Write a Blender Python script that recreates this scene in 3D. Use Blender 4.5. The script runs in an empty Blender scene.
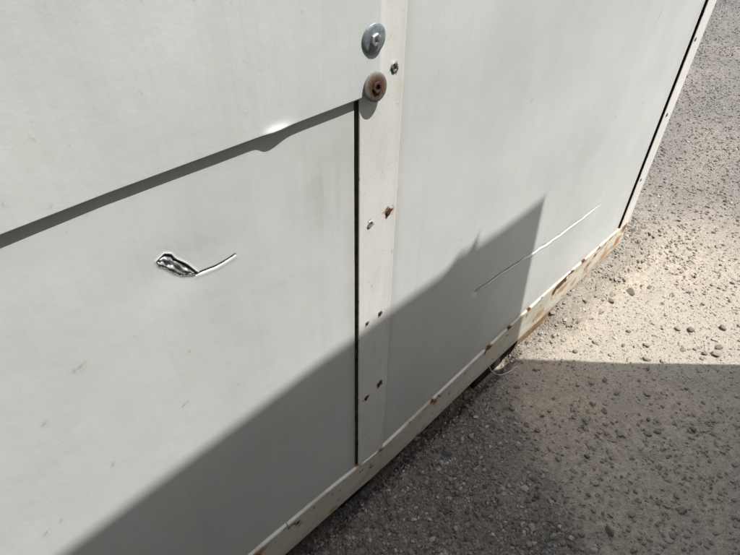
import bpy, math
import numpy as np
from mathutils import Matrix, Vector

scene = bpy.context.scene
rng = np.random.default_rng(11)

# ------------------------------------------------------------------ camera
cam_d = bpy.data.cameras.new('camera')
cam_d.sensor_width = 36.0
cam_d.lens = 545.0 / 740.0 * 36.0
cam_d.clip_start = 0.02
cam_d.clip_end = 1000.0
cam = bpy.data.objects.new('camera', cam_d)
scene.collection.objects.link(cam)
rot = Matrix(((0.7046555, 0.4568968, -0.5428683),
              (-0.7093773, 0.4704986, -0.5247999),
              (0.0156394, 0.7549016, 0.6556516)))
cam.matrix_world = Matrix.Translation((0.0, -0.55, 1.5125)) @ rot.to_4x4()
scene.camera = cam

# ------------------------------------------------------------------ sky and sun
SUN = Vector((0.508, -0.724, 1.75)).normalized()          # towards the sun
elev = math.asin(SUN.z)
azim = math.atan2(SUN.x, SUN.y)                           # clockwise from +Y
world = bpy.data.worlds.new('World')
scene.world = world
world.use_nodes = True
wn = world.node_tree.nodes
wl = world.node_tree.links
wn.clear()
sky = wn.new('ShaderNodeTexSky')
sky.sky_type = 'NISHITA'
sky.sun_disc = False
sky.sun_elevation = elev
sky.sun_rotation = azim
sky.dust_density = 3.0
sky.ozone_density = 0.6
bg = wn.new('ShaderNodeBackground')
bg.inputs['Strength'].default_value = 0.14
wo = wn.new('ShaderNodeOutputWorld')
wl.new(sky.outputs[0], bg.inputs[0])
wl.new(bg.outputs[0], wo.inputs[0])

sun_d = bpy.data.lights.new('sun', 'SUN')
sun_d.energy = 4.2
sun_d.angle = math.radians(0.32)
sun_d.color = (1.0, 0.975, 0.945)
sun = bpy.data.objects.new('sun', sun_d)
sun.rotation_euler = SUN.to_track_quat('Z', 'Y').to_euler()
sun.location = (4, -5, 9)
scene.collection.objects.link(sun)

scene.view_settings.view_transform = 'Standard'
scene.view_settings.look = 'None'
scene.view_settings.gamma = 1.0
scene.view_settings.use_curve_mapping = False
scene.view_settings.exposure = 0.46
scene.render.engine = 'CYCLES'

C = scene.collection

# ------------------------------------------------------------------ helpers
def tag(o, label=None, cat=None, group=None, kind=None):
    if label: o['label'] = label
    if cat: o['category'] = cat
    if group: o['group'] = group
    if kind: o['kind'] = kind
    return o

def empty(name, loc=(0, 0, 0)):
    o = bpy.data.objects.new(name, None)
    o.location = loc
    o.empty_display_size = 0.1
    C.objects.link(o)
    return o

def link(name, me, parent=None, loc=None):
    o = bpy.data.objects.new(name, me)
    C.objects.link(o)
    if parent is not None: o.parent = parent
    if loc is not None: o.location = loc
    return o

def mesh_np(name, co, faces, mat, smooth=False, attrs=None):
    """co (n,3) and faces (m,k) arrays -> mesh; attrs: float point attributes"""
    co = np.asarray(co, np.float32)
    faces = np.asarray(faces, np.int32)
    me = bpy.data.meshes.new(name)
    m, k = faces.shape
    me.vertices.add(len(co))
    me.vertices.foreach_set('co', co.ravel())
    me.loops.add(m * k)
    me.loops.foreach_set('vertex_index', faces.ravel())
    me.polygons.add(m)
    me.polygons.foreach_set('loop_start', np.arange(0, m * k, k, dtype=np.int32))
    me.polygons.foreach_set('use_smooth', np.full(m, smooth))
    me.update(calc_edges=True)
    for an, av in (attrs or {}).items():
        a = me.attributes.new(an, 'FLOAT', 'POINT')
        a.data.foreach_set('value', np.asarray(av, np.float32).ravel())
    me.materials.append(mat)
    me.validate()
    return me

def mesh_py(name, vs, fs, mat, smooth=False):
    me = bpy.data.meshes.new(name)
    me.from_pydata([tuple(map(float, v)) for v in vs], [], fs)
    if smooth:
        me.polygons.foreach_set('use_smooth', np.full(len(me.polygons), True))
    me.materials.append(mat)
    me.update()
    return me

def box_mesh(name, lo, hi, mat, bevel=0.0):
    (x0, y0, z0), (x1, y1, z1) = lo, hi
    vs = [(x0, y0, z0), (x1, y0, z0), (x1, y1, z0), (x0, y1, z0),
          (x0, y0, z1), (x1, y0, z1), (x1, y1, z1), (x0, y1, z1)]
    fs = [(0, 3, 2, 1), (4, 5, 6, 7), (0, 1, 5, 4), (1, 2, 6, 5), (2, 3, 7, 6), (3, 0, 4, 7)]
    return mesh_py(name, vs, fs, mat)

def grid_faces(nx, nz):
    i, j = np.meshgrid(np.arange(nx - 1), np.arange(nz - 1), indexing='ij')
    a = (i * nz + j).ravel()
    return np.stack([a, a + nz, a + nz + 1, a + 1], 1)

def spaced(knots):
    """[(x0, step), (x1, step), ..., (xn, None)] -> coordinates"""
    out = [knots[0][0]]
    for (a, st), (b, _) in zip(knots[:-1], knots[1:]):
        n = max(1, int(math.ceil((b - a) / st)))
        out += list(np.linspace(a, b, n + 1)[1:])
    return np.array(out)

def vnoise(x, y, seed=0):
    """smooth value noise in [-1, 1], vectorised"""
    xi = np.floor(x).astype(np.int64); yi = np.floor(y).astype(np.int64)
    fx = x - xi; fy = y - yi
    fx = fx * fx * fx * (fx * (fx * 6 - 15) + 10)
    fy = fy * fy * fy * (fy * (fy * 6 - 15) + 10)
    def h(a, b):
        n = (a * 374761393 + b * 668265263 + seed * 1442695041) & 0xffffffff
        n = ((n ^ (n >> 13)) * 1274126177) & 0xffffffff
        n = n ^ (n >> 16)
        return (n & 0xffff) / 32767.5 - 1.0
    v00 = h(xi, yi); v10 = h(xi + 1, yi); v01 = h(xi, yi + 1); v11 = h(xi + 1, yi + 1)
    return (v00 * (1 - fx) + v10 * fx) * (1 - fy) + (v01 * (1 - fx) + v11 * fx) * fy

def fbm(x, y, seed=0, oct=4):
    s = np.zeros_like(x, dtype=float); a = 1.0; t = 0.0
    for k in range(oct):
        s += a * vnoise(x * 2 ** k + 17.3 * k, y * 2 ** k - 9.1 * k, seed + k); t += a; a *= 0.5
    return s / t

def sstep(a, b, v):
    t = np.clip((v - a) / (b - a), 0, 1)
    return t * t * (3 - 2 * t)

def poly_dist(px, pz, pts):
    """distance to a polyline, and signed side (+ above)"""
    best = np.full(px.shape, 1e9); side = np.zeros(px.shape); along = np.zeros(px.shape)
    acc = 0.0
    for (ax, az), (bx, bz) in zip(pts[:-1], pts[1:]):
        dx, dz = bx - ax, bz - az; L2 = dx * dx + dz * dz; L = math.sqrt(L2)
        t = np.clip(((px - ax) * dx + (pz - az) * dz) / L2, 0, 1)
        d = np.hypot(px - ax - t * dx, pz - az - t * dz)
        c = (dx * (pz - az) - dz * (px - ax)) / L
        m = d < best
        best = np.where(m, d, best); side = np.where(m, c, side); along = np.where(m, acc + t * L, along)
        acc += L
    return best, side, along / acc

def in_poly(px, pz, pts):
    ins = np.zeros(px.shape, bool)
    n = len(pts); j = n - 1
    for i in range(n):
        (xi, zi), (xj, zj) = pts[i], pts[j]
        cond = ((zi > pz) != (zj > pz)) & (px < (xj - xi) * (pz - zi) / (zj - zi + 1e-12) + xi)
        ins ^= cond; j = i
    return ins

# ------------------------------------------------------------------ materials
def new_mat(name):
    m = bpy.data.materials.new(name); m.use_nodes = True
    nt = m.node_tree
    b = nt.nodes['Principled BSDF']
    return m, nt, b

class NB:
    def __init__(s, nt): s.nt = nt
    def n(s, t, **kw):
        nd = s.nt.nodes.new(t)
        for k, v in kw.items():
            if k.startswith('_'): setattr(nd, k[1:], v)
            else: nd.inputs[k.replace('__', ' ')].default_value = v
        return nd
    def l(s, a, b): s.nt.links.new(a, b)
    def noise(s, vec, scale, detail=4, rough=0.55, dist=0.0):
        nd = s.n('ShaderNodeTexNoise', Scale=scale, Detail=detail, Roughness=rough, Distortion=dist)
        if vec is not None: s.l(vec, nd.inputs['Vector'])
        return nd.outputs['Fac']
    def ramp(s, fac, stops):
        nd = s.n('ShaderNodeValToRGB')
        e = nd.color_ramp.elements
        while len(e) < len(stops): e.new(0.5)
        for el, (p, c) in zip(e, stops):
            el.position = p; el.color = (*c, 1) if len(c) == 3 else c
        s.l(fac, nd.inputs[0]); return nd.outputs[0]
    def mix(s, fac, a, b, mode='MIX'):
        nd = s.nt.nodes.new('ShaderNodeMix'); nd.data_type = 'RGBA'; nd.blend_type = mode
        for sock, v in ((nd.inputs[0], fac), (nd.inputs[6], a), (nd.inputs[7], b)):
            if isinstance(v, (int, float)): sock.default_value = v
            elif isinstance(v, tuple): sock.default_value = (*v, 1)
            else: s.l(v, sock)
        return nd.outputs[2]
    def math(s, op, a, b=0.0, c=0.0, clamp=False):
        nd = s.nt.nodes.new('ShaderNodeMath'); nd.operation = op; nd.use_clamp = clamp
        for sock, v in zip(nd.inputs, (a, b, c)):
            if isinstance(v, (int, float)): sock.default_value = v
            else: s.l(v, sock)
        return nd.outputs[0]
    def mapr(s, v, a, b, c=0.0, d=1.0):
        nd = s.n('ShaderNodeMapRange'); nd.inputs[1].default_value = a; nd.inputs[2].default_value = b
        nd.inputs[3].default_value = c; nd.inputs[4].default_value = d
        s.l(v, nd.inputs[0]); return nd.outputs[0]
    def obj(s, scale=(1, 1, 1)):
        tc = s.n('ShaderNodeTexCoord'); mp = s.n('ShaderNodeMapping')
        mp.inputs['Scale'].default_value = scale
        s.l(tc.outputs['Object'], mp.inputs[0]); return mp.outputs[0]
    def attr(s, name):
        a = s.n('ShaderNodeAttribute'); a.attribute_name = name; return a.outputs['Fac']
    def bump(s, b, h, strength=0.2, dist=0.001):
        bp = s.n('ShaderNodeBump', Strength=strength, Distance=dist)
        s.l(h, bp.inputs['Height']); s.l(bp.outputs[0], b.inputs['Normal']); return bp

def paint_mat(name, base, streak=0.12, dirt=0.25, rough=0.42, wear=True, speck=0.0):
    """white paint on sheet metal: mottled chalking, faint run marks, grime; float attributes
    rust / scuff / grime drive placed wear, and in spots painted light and shade"""
    m, nt, b = new_mat(name); k = NB(nt)
    o = k.obj()
    lo = k.noise(o, 2.3, 5, 0.6)
    mid = k.noise(k.obj((14, 14, 10)), 1.0, 4, 0.6)
    run = k.noise(k.obj((120, 120, 3.0)), 1.0, 3, 0.55)
    run2 = k.noise(k.obj((26, 26, 1.2)), 1.0, 4, 0.6)
    dark = tuple(c * f for c, f in zip(base, (0.84, 0.855, 0.84)))
    warm = tuple(c * f for c, f in zip(base, (0.96, 0.95, 0.86)))
    c = k.mix(k.mapr(lo, 0.38, 0.66), base, dark)
    c = k.mix(k.math('MULTIPLY', k.mapr(mid, 0.45, 0.75), 0.35), c, warm)
    c = k.mix(k.math('MULTIPLY', k.mapr(run, 0.45, 0.75), streak), c, tuple(x * 0.62 for x in base))
    c = k.mix(k.math('MULTIPLY', k.mapr(run2, 0.52, 0.78), streak * 1.3), c, (0.42, 0.42, 0.37))
    # flecks of dirt
    fl = k.noise(k.obj((1, 1, 0.7)), 95, 2, 0.5)
    c = k.mix(k.math('MULTIPLY', k.mapr(fl, 0.70, 0.80), dirt), c, (0.28, 0.26, 0.22))
    if speck:
        sp = k.noise(k.obj(), 330, 2, 0.5)
        c = k.mix(k.math('MULTIPLY', k.mapr(sp, 0.66, 0.74), speck), c, (0.16, 0.14, 0.11))
    rgh = k.mapr(mid, 0.3, 0.7, rough - 0.06, rough + 0.10)
    if wear:
        gn = k.noise(o, 42, 5, 0.65)
        g = k.math('MULTIPLY', k.attr('grime'), k.mapr(gn, 0.3, 0.7, 0.5, 1.1), clamp=True)
        c = k.mix(g, c, (0.34, 0.29, 0.19))
        sc = k.attr('scuff')
        c = k.mix(k.math('MULTIPLY', sc, 1.0, clamp=True), c, (0.82, 0.83, 0.83))
        rn = k.noise(o, 160, 5, 0.7)
        r = k.math('ADD', k.attr('rust'), k.math('MULTIPLY', k.math('SUBTRACT', rn, 0.5), 0.55))
        stain = k.mapr(r, 0.16, 0.42)
        c = k.mix(k.math('MULTIPLY', stain, 0.75), c, (0.42, 0.22, 0.085))
        rc = k.ramp(k.noise(o, 300, 3, 0.6), [(0.3, (0.028, 0.013, 0.008)), (0.7, (0.12, 0.05, 0.02))])
        core = k.mapr(r, 0.50, 0.66)
        c = k.mix(core, c, rc)
        rgh = k.mix(core, rgh, (0.9, 0.9, 0.9))
        bare = k.attr('chip')
        bc = k.mapr(k.math('ADD', bare, k.math('MULTIPLY', k.math('SUBTRACT', rn, 0.5), 0.5)), 0.45, 0.60)
        c = k.mix(bc, c, k.ramp(k.noise(o, 420, 2, 0.5), [(0.35, (0.05, 0.05, 0.048)), (0.7, (0.26, 0.26, 0.25))]))
    k.l(c, b.inputs['Base Color'])
    k.l(rgh, b.inputs['Roughness'])
    b.inputs['Specular IOR Level'].default_value = 0.35
    h = k.math('ADD', k.noise(o, 60, 3, 0.5), k.math('MULTIPLY', k.noise(o, 420, 2, 0.5), 0.25))
    k.bump(b, h, 0.22, 0.0012)
    return m

def metal_mat(name, c1, c2, rough=0.45, metallic=0.8, scale=160):
    m, nt, b = new_mat(name); k = NB(nt)
    n = k.noise(k.obj(), scale, 4, 0.6)
    k.l(k.ramp(n, [(0.35, c1), (0.65, c2)]), b.inputs['Base Color'])
    b.inputs['Metallic'].default_value = metallic
    k.l(k.mapr(n, 0.3, 0.7, rough - 0.1, rough + 0.15), b.inputs['Roughness'])
    k.bump(b, k.noise(k.obj(), scale * 3, 3, 0.6), 0.35, 0.0006)
    return m

M = {}
M['panel'] = paint_mat('white_panel_paint', (0.68, 0.705, 0.69), streak=0.085, dirt=0.22)
M['hatch'] = paint_mat('white_hatch_paint', (0.68, 0.71, 0.695), streak=0.11, dirt=0.3, wear=False, speck=0.10)
M['post'] = paint_mat('white_post_paint', (0.80, 0.79, 0.755), streak=0.08, dirt=0.5, rough=0.5, speck=0.45)
M['rail'] = paint_mat('cream_rail_paint', (0.73, 0.705, 0.61), streak=0.12, dirt=0.6, rough=0.55, speck=0.35)
M['plain'] = paint_mat('white_plain_paint', (0.68, 0.70, 0.68), wear=False)
M['zinc'] = metal_mat('zinc_plate', (0.20, 0.235, 0.255), (0.34, 0.38, 0.40), 0.5, 0.45)
M['rusty_zinc'] = metal_mat('rusting_plate', (0.13, 0.075, 0.045), (0.38, 0.32, 0.27), 0.6, 0.45, 110)
M['rust'] = metal_mat('brown_rust', (0.022, 0.010, 0.007), (0.075, 0.032, 0.014), 0.85, 0.0, 320)
M['dark_rust'] = metal_mat('dark_rust', (0.02, 0.011, 0.008), (0.075, 0.034, 0.016), 0.8, 0.0, 260)
M['dark_steel'] = metal_mat('dark_steel', (0.03, 0.03, 0.03), (0.16, 0.16, 0.15), 0.5, 0.6, 260)
M['bright_steel'] = metal_mat('bright_steel', (0.42, 0.43, 0.44), (0.75, 0.76, 0.76), 0.35, 0.8, 240)
M['dull_steel'] = metal_mat('dull_steel', (0.10, 0.10, 0.10), (0.38, 0.38, 0.37), 0.5, 0.6, 300)
M['torn'] = metal_mat('torn_sheet_metal', (0.20, 0.21, 0.21), (0.62, 0.64, 0.64), 0.42, 0.55, 120)
M['void'] = metal_mat('void_dark_steel', (0.035, 0.030, 0.024), (0.075, 0.06, 0.042), 0.8, 0.0, 90)  # dark tone standing in for the unlit void under the floor
M['joint'] = metal_mat('brown_joint_filler', (0.17, 0.13, 0.09), (0.34, 0.27, 0.19), 0.9, 0.0, 45)
M['gap_black'] = metal_mat('gap_black_skid', (0.012, 0.011, 0.010), (0.03, 0.027, 0.023), 0.9, 0.0, 60)  # near-black tone paints in the deep shade under the rail
M['bead'] = metal_mat('old_sealant', (0.44, 0.39, 0.26), (0.62, 0.57, 0.42), 0.7, 0.0, 140)
M['skid'] = metal_mat('rusty_skid', (0.20, 0.115, 0.05), (0.40, 0.28, 0.16), 0.85, 0.0, 60)
M['render'] = metal_mat('pale_wall_render', (0.25, 0.235, 0.18), (0.33, 0.31, 0.245), 0.9, 0.0, 12)
M['coping'] = metal_mat('grey_coping', (0.30, 0.30, 0.29), (0.42, 0.41, 0.40), 0.85, 0.0, 30)

def ground_mat():
    m, nt, b = new_mat('dusty_gravel'); k = NB(nt)
    o = k.obj()
    dust = k.attr('dust'); soil = k.attr('soil')
    v1 = k.n('ShaderNodeTexVoronoi', Scale=150.0); k.l(o, v1.inputs['Vector'])
    v2 = k.n('ShaderNodeTexVoronoi', Scale=330.0); k.l(o, v2.inputs['Vector'])
    n1 = k.noise(o, 5, 5, 0.65); n2 = k.noise(o, 55, 5, 0.7); n3 = k.noise(o, 700, 3, 0.6)
    sep1 = k.n('ShaderNodeSeparateColor'); k.l(v1.outputs['Color'], sep1.inputs[0])
    sep2 = k.n('ShaderNodeSeparateColor'); k.l(v2.outputs['Color'], sep2.inputs[0])
    g1 = k.ramp(sep1.outputs[0], [(0.0, (0.07, 0.066, 0.06)), (0.35, (0.158, 0.146, 0.128)),
                                  (0.7, (0.24, 0.22, 0.19)), (1.0, (0.38, 0.36, 0.33))])
    g2 = k.ramp(sep2.outputs[1], [(0.0, (0.06, 0.057, 0.052)), (0.5, (0.18, 0.168, 0.15)), (1.0, (0.36, 0.34, 0.312))])
    grav = k.mix(0.5, g1, g2)
    grav = k.mix(k.mapr(n1, 0.35, 0.65, 0.0, 0.4), grav, (0.235, 0.21, 0.175))
    soilc = k.ramp(n2, [(0.3, (0.41, 0.354, 0.272)), (0.7, (0.55, 0.49, 0.395))])
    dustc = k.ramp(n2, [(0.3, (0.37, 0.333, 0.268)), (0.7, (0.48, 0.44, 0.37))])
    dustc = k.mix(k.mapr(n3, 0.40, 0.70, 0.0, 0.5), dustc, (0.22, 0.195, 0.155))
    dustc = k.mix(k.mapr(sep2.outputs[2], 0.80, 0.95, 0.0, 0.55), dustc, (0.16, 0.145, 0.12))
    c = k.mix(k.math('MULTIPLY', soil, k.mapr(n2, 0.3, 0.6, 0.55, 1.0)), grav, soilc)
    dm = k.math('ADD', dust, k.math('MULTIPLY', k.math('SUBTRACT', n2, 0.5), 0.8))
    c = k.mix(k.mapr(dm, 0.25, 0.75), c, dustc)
    k.l(c, b.inputs['Base Color'])
    b.inputs['Roughness'].default_value = 0.95
    b.inputs['Specular IOR Level'].default_value = 0.15
    h = k.math('ADD', k.math('MULTIPLY', v1.outputs['Distance'], -0.9), k.math('MULTIPLY', v2.outputs['Distance'], -0.5))
    h = k.math('ADD', h, k.math('MULTIPLY', n3, 0.5))
    h = k.math('MULTIPLY', h, k.mapr(dust, 0.2, 1.0, 1.0, 0.5))
    k.bump(b, h, 0.75, 0.006)
    return m
M['ground'] = ground_mat()

def stone_mat(name, stops, scale=120, attr=None, film_amount=0.45):
    m, nt, b = new_mat(name); k = NB(nt)
    n = k.noise(k.obj(), scale, 5, 0.65)
    if attr:
        c = k.ramp(k.attr(attr), stops)
    else:
        oi = k.n('ShaderNodeObjectInfo')
        c = k.ramp(oi.outputs['Random'], stops)
    c = k.mix(k.mapr(n, 0.3, 0.7, 0.0, 0.4), c, (0.30, 0.27, 0.225))
    c = k.mix(k.mapr(k.noise(k.obj(), scale * 5, 3, 0.6), 0.55, 0.8, 0.0, 0.5), c, (0.09, 0.085, 0.08))
    # film of settled dust
    geo_n = k.n('ShaderNodeNewGeometry'); sz = k.n('ShaderNodeSeparateXYZ'); k.l(geo_n.outputs['Normal'], sz.inputs[0])
    up = k.mapr(sz.outputs[2], 0.1, 0.9, 0.25, 1.0)
    film = k.math('MULTIPLY', k.attr('film'), up) if attr else k.math('MULTIPLY', up, film_amount)
    c = k.mix(k.math('MULTIPLY', film, k.mapr(n, 0.3, 0.7, 0.6, 1.0)), c, (0.40, 0.355, 0.285))
    k.l(c, b.inputs['Base Color'])
    b.inputs['Roughness'].default_value = 0.88
    b.inputs['Specular IOR Level'].default_value = 0.25
    k.bump(b, k.noise(k.obj(), scale * 2.5, 4, 0.65), 0.5, 0.003)
    return m
TONES = [(0.0, (0.055, 0.053, 0.05)), (0.25, (0.12, 0.113, 0.103)), (0.5, (0.20, 0.187, 0.167)),
         (0.75, (0.285, 0.265, 0.235)), (1.0, (0.50, 0.48, 0.445))]
M['gravel'] = stone_mat('mixed_gravel', TONES, 90, 'tone')
M['stone'] = stone_mat('grey_brown_stone', [(0.0, (0.17, 0.16, 0.142)), (0.5, (0.26, 0.242, 0.212)), (1.0, (0.36, 0.334, 0.29))])
M['dark_stone'] = stone_mat('dark_stone', [(0.0, (0.07, 0.068, 0.066)), (1.0, (0.11, 0.105, 0.10))], film_amount=0.3)
M['blue_stone'] = stone_mat('blue_grey_stone', [(0.0, (0.105, 0.125, 0.14)), (1.0, (0.12, 0.14, 0.155))], film_amount=0.12)
M['pale_stone'] = stone_mat('pale_stone', [(0.0, (0.40, 0.385, 0.355)), (1.0, (0.54, 0.52, 0.485))])

# ------------------------------------------------------------------ the ground
def ground_fields(x, y):
    """height, dust and soil cover, grain strength at (x, y)"""
    h = 0.010 * fbm(x / 0.7, y / 0.7, 3, 3) + 0.006 * fbm(x / 0.16, y / 0.16, 7, 3)
    near = 1.0 - sstep(4.0, 9.0, np.hypot(x - 0.5, y + 0.5))
    # pale dust fan in front of the far half of the wall
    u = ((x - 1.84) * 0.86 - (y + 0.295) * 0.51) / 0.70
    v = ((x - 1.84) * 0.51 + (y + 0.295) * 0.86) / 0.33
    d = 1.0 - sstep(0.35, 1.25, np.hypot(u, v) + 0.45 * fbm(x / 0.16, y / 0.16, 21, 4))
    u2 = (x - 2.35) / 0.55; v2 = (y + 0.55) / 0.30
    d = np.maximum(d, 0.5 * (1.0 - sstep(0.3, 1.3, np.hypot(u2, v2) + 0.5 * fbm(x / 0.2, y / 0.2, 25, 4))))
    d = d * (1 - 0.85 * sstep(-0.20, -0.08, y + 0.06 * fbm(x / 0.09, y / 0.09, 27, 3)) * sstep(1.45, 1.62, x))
    # brown trodden soil nearer the camera
    s = sstep(0.95, 1.25, x - 0.35 * y + 0.22 * fbm(x / 0.22, y / 0.22, 31, 4)) * (1 - sstep(2.2, 3.4, x))
    s = s * (1 - 0.55 * sstep(-0.16, -0.02, y))
    s = np.maximum(s, 0.22 * sstep(0.1, 0.5, fbm(x / 0.9, y / 0.9, 35, 3)))
    # soil banked up against the far part of the wall
    bank = sstep(1.42, 1.66, x) * (1 - sstep(2.3, 2.8, x))
    h = h + 0.104 * bank * np.exp(-(np.minimum(y + 0.01, 0) / 0.075) ** 2) * (1 - sstep(0.05, 0.3, y))
    h = h - 0.07 * (1 - sstep(1.33, 1.42, x)) * sstep(-0.028 + 0.012 * fbm(x / 0.09, y / 0.09, 43, 2), 0.030, y) * (1 - sstep(0.15, 0.4, y)) * sstep(-0.5, 0.1, x)  # hollow added along the rail to deepen the shade beneath
    rough = (1 - 0.75 * d) * near
    h = h + d * 0.0016 * fbm(x / 0.03, y / 0.03, 45, 3)
    h = h + rough * (0.0042 * fbm(x / 0.045, y / 0.045, 41, 3) + 0.0028 * np.maximum(0, vnoise(x / 0.014, y / 0.014, 51)))
    h = h * (1 - sstep(12.0, 40.0, np.hypot(x, y))) - 0.04
    return h, d, s

def ground_h(x, y):
    return float(ground_fields(np.array([float(x)]), np.array([float(y)]))[0][0])

def geo(a, b, st, g):
    out = [a]; s = st
    sgn = 1 if b > a else -1
    while (b - out[-1]) * sgn > 0:
        out.append(out[-1] + sgn * s); s *= g
    return np.array(out[1:])
gx = np.concatenate([geo(0.1, -200, 0.02, 1.12)[::-1], np.arange(0.1, 2.3, 0.0062), geo(2.3, 7.6, 0.0063, 1.006), geo(7.6, 220, 0.06, 1.12)])
gy = np.concatenate([geo(-1.05, -200, 0.02, 1.12)[::-1], np.arange(-1.05, 0.16, 0.0062), geo(0.16, 1.9, 0.008, 1.012), geo(1.9, 220, 0.04, 1.12)])
GX, GY = np.meshgrid(gx, gy, indexing='ij')
gh, gd, gs = ground_fields(GX.ravel(), GY.ravel())
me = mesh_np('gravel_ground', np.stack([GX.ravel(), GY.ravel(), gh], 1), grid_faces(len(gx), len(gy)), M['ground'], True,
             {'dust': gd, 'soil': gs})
ground = link('ground', me)
tag(ground, 'dusty grey gravel ground with a pale trodden patch beside the white unit', 'ground', kind='structure')

# ------------------------------------------------------------------ the storage unit
unit = empty('storage_unit', (0.0, 0.0, 0.0))
tag(unit, 'weathered white sheet metal storage unit with riveted post and rusty bottom rail', 'storage unit')

RAIL_X = [-1.7, 0.20, 0.34, 0.47, 0.60, 0.66, 0.84, 1.08, 1.28, 1.50, 1.80, 2.13]
RAIL_T = [0.224, 0.221, 0.2075, 0.195, 0.176, 0.173, 0.1865, 0.199, 0.2085, 0.2135, 0.2045, 0.202]
RAIL_B = [0.088, 0.087, 0.079, 0.071, 0.062, 0.060, 0.064, 0.075, 0.071, 0.070, 0.083, 0.086]
def smooth_interp(x, xs, ys, w=0.05):
    return sum(np.interp(x + d, xs, ys) for d in (-w, -w / 2, 0, w / 2, w)) / 5.0

def panel(name, xs, zs, mat, disp, attrs, base_y=0.0, thick=0.003):
    X, Z = np.meshgrid(xs, zs, indexing='ij')
    x, z = X.ravel(), Z.ravel()
    y = base_y + disp(x, z)
    f = grid_faces(len(xs), len(zs))
    me = mesh_np(name, np.stack([x, y, z], 1), f, mat, True, attrs(x, z) if attrs else None)
    o = link(name, me, unit)
    md = o.modifiers.new('thickness', 'SOLIDIFY'); md.thickness = thick; md.offset = -1.0
    return o

# --- lower left panel with the torn dent
TEAR_UP = [(0.1893, 1.0809), (0.2006, 1.0862), (0.2083, 1.0814), (0.2117, 1.0722), (0.2252, 1.0550), (0.2372, 1.0325)]
TEAR_LO = [(0.1893, 1.0809), (0.1907, 1.0736), (0.1992, 1.0633), (0.2085, 1.0496), (0.2162, 1.0422), (0.2290, 1.0352), (0.2372, 1.0325)]
ARM = [(0.2372, 1.0325), (0.2519, 1.0310), (0.2645, 1.0294), (0.2804, 1.0304), (0.2928, 1.0322)]
TEAR_POLY = TEAR_UP + TEAR_LO[-2:0:-1]
SCUFFS_L = [(0.064, 0.986, 0.010, 0.5), (0.055, 0.984, 0.006, 0.6), (0.000, 0.931, 0.008, 0.6), (0.042, 0.785, 0.008, 1.2),
            (-0.067, 0.739, 0.010, 0.6), (-0.046, 0.742, 0.006, 0.6), (0.165, 0.810, 0.012, 0.5), (0.196, 0.908, 0.006, 0.4)]
def nick(x, z, lst, depth):
    y = np.zeros_like(x)
    for (cx, cz, L, a) in lst:
        dx, dz = x - cx, z - cz; L = 0.6 * L
        u = dx * math.cos(a) + dz * math.sin(a); v = -dx * math.sin(a) + dz * math.cos(a)
        y += depth * np.exp(-(u / L) ** 2 - (v / 0.0014) ** 2)
        y -= 0.6 * depth * np.exp(-(u / L) ** 2 - ((v + 0.0024) / 0.0016) ** 2)
    return y
def scuffs(x, z, lst):
    g = np.zeros_like(x)
    for (cx, cz, L, a) in lst:
        dx, dz = x - cx, z - cz
        u = dx * math.cos(a) + dz * math.sin(a); v = -dx * math.sin(a) + dz * math.cos(a)
        g = np.maximum(g, 0.85 * np.exp(-(u / (0.6 * L)) ** 2 - (v / 0.0032) ** 2) * (0.7 + 0.6 * vnoise(u * 400, v * 400, 77)))
    return g
def disp_left(x, z):
    y = 0.0010 * fbm(x / 0.5, z / 0.5, 61, 2) + 0.00025 * fbm(x / 0.06, z / 0.06, 63, 2)
    d, s, t = poly_dist(x, z, TEAR_UP + TEAR_LO[-2::-1])
    ins = in_poly(x, z, TEAR_POLY)
    y = y + np.where(ins, 0.0055 * sstep(0, 0.002, d), -0.0012 * np.exp(-(d / 0.0022) ** 2))
    d2, s2, t2 = poly_dist(x, z, ARM)
    y = y + 0.0032 * np.exp(-((s2 - 0.0004) / 0.0012) ** 2) * (d2 < 0.004) * (1 - 0.4 * t2)
    y = y - 0.0004 * np.exp(-((s2 + 0.0040) / 0.0030) ** 2) * np.exp(-(np.maximum(d2 - np.abs(s2), 0) / 0.003) ** 2) * (d2 < 0.012)
    y = y + 0.0016 * np.exp(-((x - 0.215) / 0.06) ** 2 - ((z - 1.055) / 0.04) ** 2)
    return y + nick(x, z, SCUFFS_L, 0.00035)
def attrs_left(x, z):
    d, s, t = poly_dist(x, z, TEAR_UP + TEAR_LO[-2::-1])
    ins = in_poly(x, z, TEAR_POLY)
    chip = np.where(ins, 0.9, 0.95 * np.exp(-(d / 0.0018) ** 2))  # bared metal; its dark outline also paints the shade of the recess
    d2, s2, t2 = poly_dist(x, z, ARM)
    chip = np.maximum(chip, 1.0 * np.exp(-((s2 - 0.0004) / 0.0013) ** 2) * (d2 < 0.003))  # crease darkened to paint in the shade of its groove
    grime = 0.32 * sstep(0.49, 0.53, x) * (0.55 + 0.6 * fbm(x / 0.02, z / 0.2, 71, 3)) + 0.5 * np.exp(-((0.53 - x) / 0.012) ** 2) * (1 - sstep(0.25, 0.75, z))
    grime = grime + 0.35 * np.exp(-((z - np.interp(x, RAIL_X, RAIL_T)) / 0.03) ** 2)
    hand = np.exp(-((x - 0.46) / 0.05) ** 2 - ((z - 1.08) / 0.09) ** 2)
    grime = grime + 0.34 * hand * (0.5 + fbm(x / 0.012, z / 0.15, 75, 3))
    scuff = nick(x, z, SCUFFS_L, -0.8) * 0.0
    z0 = np.zeros_like(x)
    return {'rust': 0.46 * np.exp(-((0.53 - x) / 0.007) ** 2) * (1 - sstep(0.2, 0.6, z)), 'grime': np.clip(grime + scuffs(x, z, SCUFFS_L), 0, 1), 'scuff': scuff, 'chip': chip}
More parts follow.
